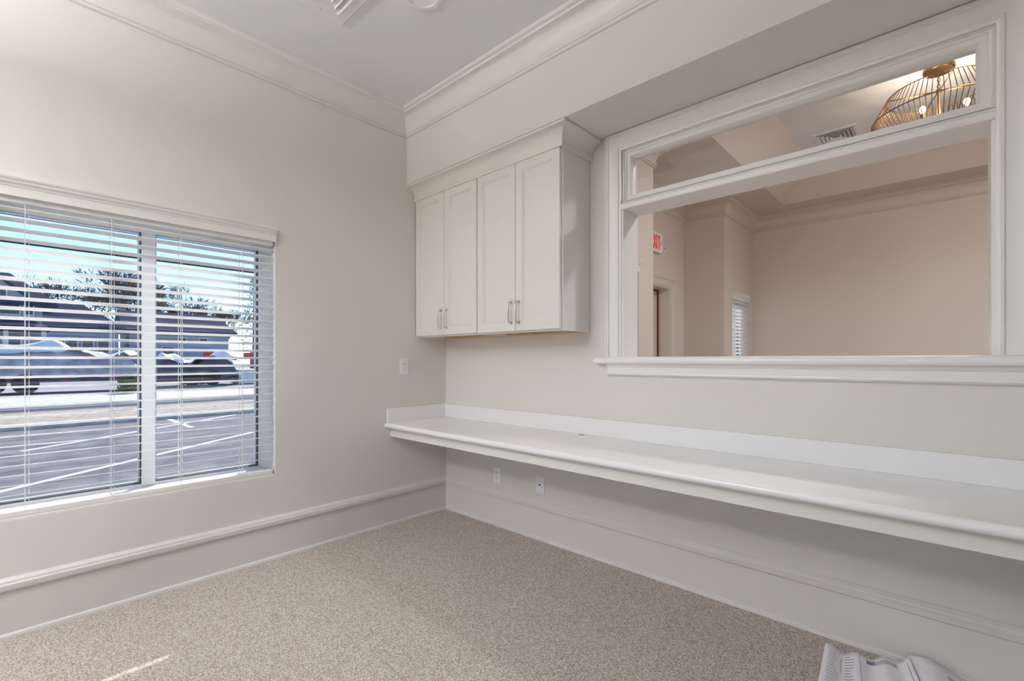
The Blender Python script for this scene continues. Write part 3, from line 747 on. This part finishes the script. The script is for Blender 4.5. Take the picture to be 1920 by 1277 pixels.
# ------------------------------------------------------------------ outdoors
GZ = -.2
def slab(name, x0, x1, z, m, y0=-60, y1=70, label=None):
    o = struct(MB().box(x0, y0, z - .1, x1, y1, z).build(name, m)); 
    if label: o['label'] = label
    return o
slab('ground', -220, 60, GZ - .16, 'gravel', -160, 160)
slab('parking_lot', -10.75, -.2, GZ, 'asphalt', -60, 60)
slab('parking_lot', 0, 60, GZ - .02, 'asphalt', -60, RY - .2)
slab('kerb', -11.0, -10.75, GZ + .10, 'concrete')
slab('verge', -14.7, -11.0, GZ + .04, 'dry_grass')
slab('roadway', -17.6, -14.7, GZ - .03, 'road_asphalt')
slab('pavement_strip', -23.3, -17.6, GZ - .005, 'concrete')
slab('gravel_yard', -60, -23.3, GZ - .02, 'gravel')
def pline(p, q, w=.10):
    d = (Vector(q) - Vector(p)).normalized(); nn = Vector((-d.y, d.x)) * w / 2; V = []
    for z in (GZ - .01, GZ + .004):
        for s_, e_ in ((p, 1), (p, -1), (q, -1), (q, 1)): V.append((s_[0] + nn.x * e_, s_[1] + nn.y * e_, z))
    mb = MB(); mb.add(V, [(0, 1, 2, 3), (4, 5, 6, 7), (0, 1, 5, 4), (1, 2, 6, 5), (2, 3, 7, 6), (3, 0, 4, 7)])
    o = struct(mb.build('parking_line', 'line_paint'))
for p, q in (((-8.9, 3.4), (-4.3, -2.7)), ((-10.5, 1.6), (-7.5, -2.3)), ((-7.5, 5.3), (-3.0, -.7)), ((-10.4, 9.5), (-5.0, 2.4)), ((-10.6, .2), (-8.6, .2))):
    pline(p, q)
# low bollard stub at the right of the lot
bo = empty('wheel_stop', (-5.3, .50, GZ), 'dark wedge-shaped block on the car park near the window edge', 'block')
mb = MB(); mb.add([(-.25, -.14, 0), (.25, -.14, 0), (.25, .3, 0), (-.25, .3, 0), (-.2, .12, .26), (.2, .12, .26), (.2, .26, .26), (-.2, .26, .26)], [(0, 3, 2, 1), (4, 5, 6, 7), (0, 1, 5, 4), (1, 2, 6, 5), (2, 3, 7, 6), (3, 0, 4, 7)])
mb.build('block', 'blue_plastic', bo, bevel=.02); MB().box(-.24, .05, 0, .24, .07, .12).build('band', 'rubber', bo)

# tarped trailers
def trailer(x, y0, y1, bed, top, label, dark, seed):
    root = empty('trailer', (x, (y0 + y1) / 2, GZ), label, 'trailer'); rnd = random.Random(seed)
    L = y1 - y0; W = 2.0
    MB().box(-W / 2, -L / 2, bed - .16, W / 2, L / 2, bed).build('bed', 'trailer_metal', root, bevel=.02)
    n = max(3, int(L / .8))
    for i in range(n):
        yy = -L / 2 + L * (i + .5) / n
        MB().box(W / 2, yy - .10, bed - .11, W / 2 + .012, yy + .10, bed - .05).build('reflector', 'reflector_red', root)
    def lump(nm, m_, zlo, zhi, grow, jag):
        NU, NV = 40, 14; V = []; F = []
        for i in range(NU + 1):
            u = i / NU; yy = -L / 2 * .98 + L * .98 * u
            env = min(1, (1 - abs(2 * u - 1)) * 5) ** .5
            hump = .78 + .22 * math.sin(u * 9 + seed) + .10 * math.sin(u * 23 + seed * 2)
            for j in range(NV + 1):
                a = math.pi * j / NV
                ca, sa = math.cos(a), math.sin(a)
                px = W / 2 * .95 * (abs(ca) ** .55) * (1 if ca >= 0 else -1) * (1 + grow)
                h = (zhi - bed) * env * hump * (abs(sa) ** .6)
                nz_ = noise.noise(Vector((px * 1.6, yy * 1.4, h * 2 + seed))) * .13
                z = bed + h * (1 + grow) + nz_ * env
                if jag:
                    lim = zlo + .35 * noise.noise(Vector((px * .5 + 9, yy * 1.9, seed))) 
                    z = max(z, lim)
                V.append((px + nz_ * .6, yy, max(z, bed)))
        for i in range(NU):
            for j in range(NV): k = i * (NV + 1) + j; F.append((k, k + 1, k + NV + 2, k + NV + 1))
        F.append(tuple(range(NV + 1))); F.append(tuple(NU * (NV + 1) + j for j in reversed(range(NV + 1))))
        mb = MB(); mb.add(V, F); return mb.build(nm, m_, root, smooth=50)
    lump('tarp', 'tarp_dark' if dark else 'tarp_grey', 0, top, 0, False)
    lump('cover_sheet', 'tarp_white', bed + (top - bed) * .70, top, .035, True)
    for sx in (-1, 1):
        for yy in ([L * .1, L * .1 + .95] if L > 3.9 else [0]):
            if bed < .4: continue
            MB().tube([(sx * (W / 2 - .1), yy - L * .2, .42), (sx * (W / 2 + .12), yy - L * .2, .42)], .42, 20).build('wheel', 'rubber', root, smooth=40)
    return root
trailer(-26.2, -6.2, 2.25, .62, 2.2, 'long flatbed trailer with grey tarped load under a white sheet', False, 3)
trailer(-28.2, 2.9, 6.9, .42, 1.85, 'short trailer with dark tarped load under crumpled white plastic', True, 7)
wb = empty('storage_box', (-28.6, 8.0, GZ), 'white lidded storage box beside the short trailer', 'box')
MB().box(-.7, -1.0, 0, .7, 1.0, .75).build('body', 'tarp_white', wb, bevel=.03); MB().box(-.75, -1.05, .75, .75, 1.05, .86).build('lid', 'tarp_white', wb, bevel=.03)
for i, (yy, h_) in enumerate(((6.4, 2.0), (7.5, 1.7), (8.7, 1.95))):
    rp = empty('red_stake', (-31, yy, GZ), ['tall red marker stake behind the short trailer', 'short red marker stake behind the storage box', 'red marker stake at the right edge of the yard'][i], 'stake')
    MB().box(-.05, -.05, 0, .05, .05, h_).build('post', 'red_paint', rp); MB().box(-.03, -.45, h_ - .35, .03, .35, h_ - .05).build('flag', 'red_paint', rp)

# houses
def roof_hip(mb, x0, x1, y0, y1, ze, zr, inset, hipl=True, hipr=True, mi=0):
    xm = (x0 + x1) / 2; a = (xm, y0 + (inset if hipl else 0), zr); c = (xm, y1 - (inset if hipr else 0), zr)
    t = .25
    mb.add([(x0, y0, ze), (x1, y0, ze), (x1, y1, ze), (x0, y1, ze), a, c, (x0, y0, ze - t), (x1, y0, ze - t), (x1, y1, ze - t), (x0, y1, ze - t)],
           [(1, 2, 5, 4), (3, 0, 4, 5), (0, 1, 4), (2, 3, 5), (0, 1, 7, 6), (1, 2, 8, 7), (2, 3, 9, 8), (3, 0, 6, 9), (6, 7, 8, 9)], mi)
def hwin(root, org, xf, y0, y1, z0_, z1_, nx, nz_, arch=False):
    def sh(mb):
        for i, q in enumerate(mb.v): mb.v[i] = (q[0] - org[0], q[1] - org[1], q[2] - org[2])
        return mb
    f = .08
    w = sh(wall_grid([y0 - f, y0, y1, y1 + f], [z0_ - f, z0_, z1_, z1_ + f], [(y0, y1, z0_, z1_)], YZx, xf, xf + .08)).build('window', 'house_trim', root)
    for i in range(nx):
        for j in range(nz_):
            a = y0 + (y1 - y0) * i / nx + .02; c = y0 + (y1 - y0) * (i + 1) / nx - .02
            p = z0_ + (z1_ - z0_) * j / nz_ + .02; q = z0_ + (z1_ - z0_) * (j + 1) / nz_ - .02
            sh(MB().box(xf + .005, a, p, xf + .04, c, q)).build('pane', 'house_pane', w)
def house(name, org, label):
    return empty(name, org, label, 'house')
def hp(root, mb, nm, m_, org):
    for i, q in enumerate(mb.v): mb.v[i] = (q[0] - org[0], q[1] - org[1], q[2] - org[2])
    return mb.build(nm, m_, root)
# house A: two-storey, hip roof and front gable, left of view
A = (-48, -5, GZ); ha = house('house', A, 'two-storey blue-grey house with gabled dormer and paned windows at left')
hp(ha, MB().box(-52, -11, GZ, -45, -.6, 5.3), 'wall', 'siding', A)
mb = MB(); roof_hip(mb, -52.6, -44.4, -11.6, .2, 5.35, 7.75, 2.4); hp(ha, mb, 'roof', 'roof_shingle', A)
mb = MB(); mb.add([(-44.6, -5.2, 5.2), (-44.6, -1.0, 5.2), (-44.6, -3.1, 7.2), (-48, -5.2, 5.2), (-48, -1.0, 5.2), (-48, -3.1, 7.2)], [(0, 1, 2), (5, 4, 3), (0, 3, 4, 1), (1, 4, 5, 2), (2, 5, 3, 0)]); hp(ha, mb, 'gable', 'siding_pale', A)
for s_ in (-1, 1):
    mb = MB(); y_e = -3.1 + s_ * 2.45; V = []
    for xx in (-44.3, -48):
        V += [(xx, -3.1, 7.40), (xx, y_e, 5.07), (xx, y_e, 4.87), (xx, -3.1, 7.20)]
    mb.add(V, [(0, 1, 2, 3), (4, 5, 6, 7), (0, 1, 5, 4), (1, 2, 6, 5), (2, 3, 7, 6), (3, 0, 4, 7)]); hp(ha, mb, 'gable_roof', 'roof_shingle', A)
hwin(ha, A, -44.99, -3.7, -1.75, 4.45, 5.3, 4, 2); hwin(ha, A, -44.99, -1.5, -1.08, 4.45, 5.3, 2, 2)
hwin(ha, A, -44.58, -3.6, -2.4, 5.55, 6.1, 3, 1)
mb = MB(); roof_hip(mb, -45.4, -42.6, -11.5, -.3, 3.45, 4.05, .9); hp(ha, mb, 'porch_roof', 'roof_shingle', A)
for yy in (-2.4, -.6): hp(ha, MB().box(-43.2, yy - .12, GZ, -42.95, yy + .12, 3.25), 'porch_post', 'house_trim', A)
hwin(ha, A, -44.99, -2.5, -1.7, 1.2, 2.8, 2, 2)
# house B: low long wing, mid view
B = (-58, 3, GZ); hb = house('house', B, 'long low building with dark blue hipped roof behind the tarped trailer')
hp(hb, MB().box(-61, -1.4, GZ, -55.4, 5.0, 4.2), 'wall', 'siding', B)
mb = MB(); roof_hip(mb, -61.7, -54.7, -2.1, 5.45, 4.35, 6.55, 2.8); hp(hb, mb, 'roof', 'roof_shingle', B)
for yy in (.2, 1.3, 2.4, 3.5): hwin(hb, B, -55.39, yy, yy + .75, 1.9, 3.2, 2, 2)
# house C: right pane
Cc = (-61, 10, GZ); hc = house('house', Cc, 'low building with dark gabled roof beyond the short trailer')
hp(hc, MB().box(-64, 6.2, GZ, -58.4, 15.3, 4.2), 'wall', 'siding_pale', Cc)
mb = MB(); roof_hip(mb, -64.8, -57.6, 5.6, 16.0, 4.35, 6.5, 1.3, hipl=False); hp(hc, mb, 'roof', 'roof_shingle', Cc)
for yy in (10.4, 12.4): hwin(hc, Cc, -58.39, yy, yy + .7, 3.1, 3.6, 2, 1)
hwin(hc, Cc, -58.39, 9.0, 10.0, 1.2, 2.6, 2, 2)

# bare trees
def tree(x, y, h, spread, label, seed, depth=7, group='bare winter trees behind the houses', thick=.24):
    rnd = random.Random(seed); root = empty('bare_tree', (x, y, GZ), label, 'tree', group)
    tw = MB(); bw = MB()
    def grow(p, d, ln, r, k):
        mid = p + d * ln * .5 + Vector((rnd.uniform(-1, 1), rnd.uniform(-1, 1), rnd.uniform(-.4, .6))) * ln * .06
        q = p + d * ln
        (bw if k >= depth - 1 else tw).tube([p, mid, q], [r, r * .85, r * .7], 5 if k > depth - 3 else 3, cap=False)
        if k == 0: return
        nb = 3 if k > 1 else 4
        for i in range(nb):
            ax = Vector((rnd.gauss(0, 1), rnd.gauss(0, 1), rnd.gauss(0, .35)))
            nd = (d * 1.0 + ax * .48 * spread + Vector((0, 0, .12))).normalized()
            s_ = p + d * ln * (rnd.uniform(.55, 1.0) if i else 1.0)
            grow(s_, nd, ln * rnd.uniform(.66, .84), max(r * .60, .03), k - 1)
    grow(Vector((0, 0, 0)), Vector((rnd.uniform(-.05, .05), rnd.uniform(-.05, .05), 1)).normalized(), h * .24, thick, depth)
    bw.build('trunk', 'bark', root, smooth=60); tw.build('twigs', 'bark', root)
    return root
tree(-76, 6.0, 18.0, 1.15, 'broad bare tree rising behind the long low building', 11)
tree(-84, 11.2, 16.5, 1.1, 'bare tree just left of the window mullion', 5)
tree(-78, 13.6, 14.2, 1.0, 'bare tree just right of the window mullion', 23, 6)
tree(-90, 18.6, 16.2, .9, 'slender bare tree in the middle of the right pane', 31, 6)
tree(-80, 20.6, 13.4, .9, 'bare tree near the right edge of the right pane', 37, 6)
tree(-64, -4.9, 11.6, .9, 'bare tree behind the gabled house at far left', 43, 6)
# evergreen
ev = empty('evergreen_tree', (-55, 16.9, GZ), 'dark evergreen tree at the right edge of the window', 'tree'); rnd = random.Random(2)
MB().tube([(0, 0, 0), (0, 0, 10.5)], [.22, .05], 8).build('trunk', 'bark', ev)
mb = MB()
for i in range(1500):
    z = rnd.uniform(2.5, 11); rr = (11.4 - z) * .20 * rnd.uniform(.3, 1.1) + .1; a = rnd.uniform(0, 6.283)
    p = Vector((rr * math.cos(a), rr * math.sin(a), z)); s_ = rnd.uniform(.12, .3); d1 = Vector((rnd.gauss(0, 1), rnd.gauss(0, 1), rnd.gauss(0, .5))).normalized() * s_; d2 = Vector((rnd.gauss(0, 1), rnd.gauss(0, 1), rnd.gauss(0, .5))).normalized() * s_ * .6
    mb.add([p, p + d1, p + d1 * .6 + d2], [(0, 1, 2)])
o = mb.build('needles', 'needles', ev); o['kind'] = 'stuff'
def shrub(x, y, r, label, seed):
    sh = empty('shrub', (x, y, GZ), label, 'shrub', 'green shrubs by the yard'); rnd = random.Random(seed); mb = MB()
    MB().tube([(0, 0, 0), (0, 0, r)], .05, 6).build('stem', 'bark', sh)
    for i in range(700):
        d = Vector((rnd.gauss(0, 1), rnd.gauss(0, 1), rnd.gauss(0, 1))).normalized() * r * rnd.uniform(.6, 1.05); p = d + Vector((0, 0, r))
        a = Vector((rnd.gauss(0, 1), rnd.gauss(0, 1), rnd.gauss(0, 1))).normalized() * .14; c = Vector((rnd.gauss(0, 1), rnd.gauss(0, 1), rnd.gauss(0, 1))).normalized() * .1
        mb.add([p, p + a, p + a * .5 + c], [(0, 1, 2)])
    o = mb.build('leaves', 'leaf_green', sh); o['kind'] = 'stuff'
shrub(-44, 4.6, 1.25, 'rounded green shrub at the end of the low building', 8)
shrub(-22.9, 1.2, .38, 'small green shrub at the roadside by the mullion', 9)
# overhead cables with poles outside the frame
def cable(z, r, label, x=-24, sag=.12):
    c = empty('overhead_cable', (x, 6, 0), label, 'cable', 'cables strung above the yard'); pts = []
    for i in range(41):
        t = i / 40; pts.append((0, -40 + 80 * t, z - sag * 4 * t * (1 - t) + sag))
    MB().tube(pts, r, 6).build('line', 'cable_black', c, smooth=60)
cable(5.90, .085, 'thick dark overhead cable crossing the sky'); cable(7.05, .018, 'upper of the two thin wires crossing the sky'); cable(6.93, .018, 'lower of the two thin wires crossing the sky')
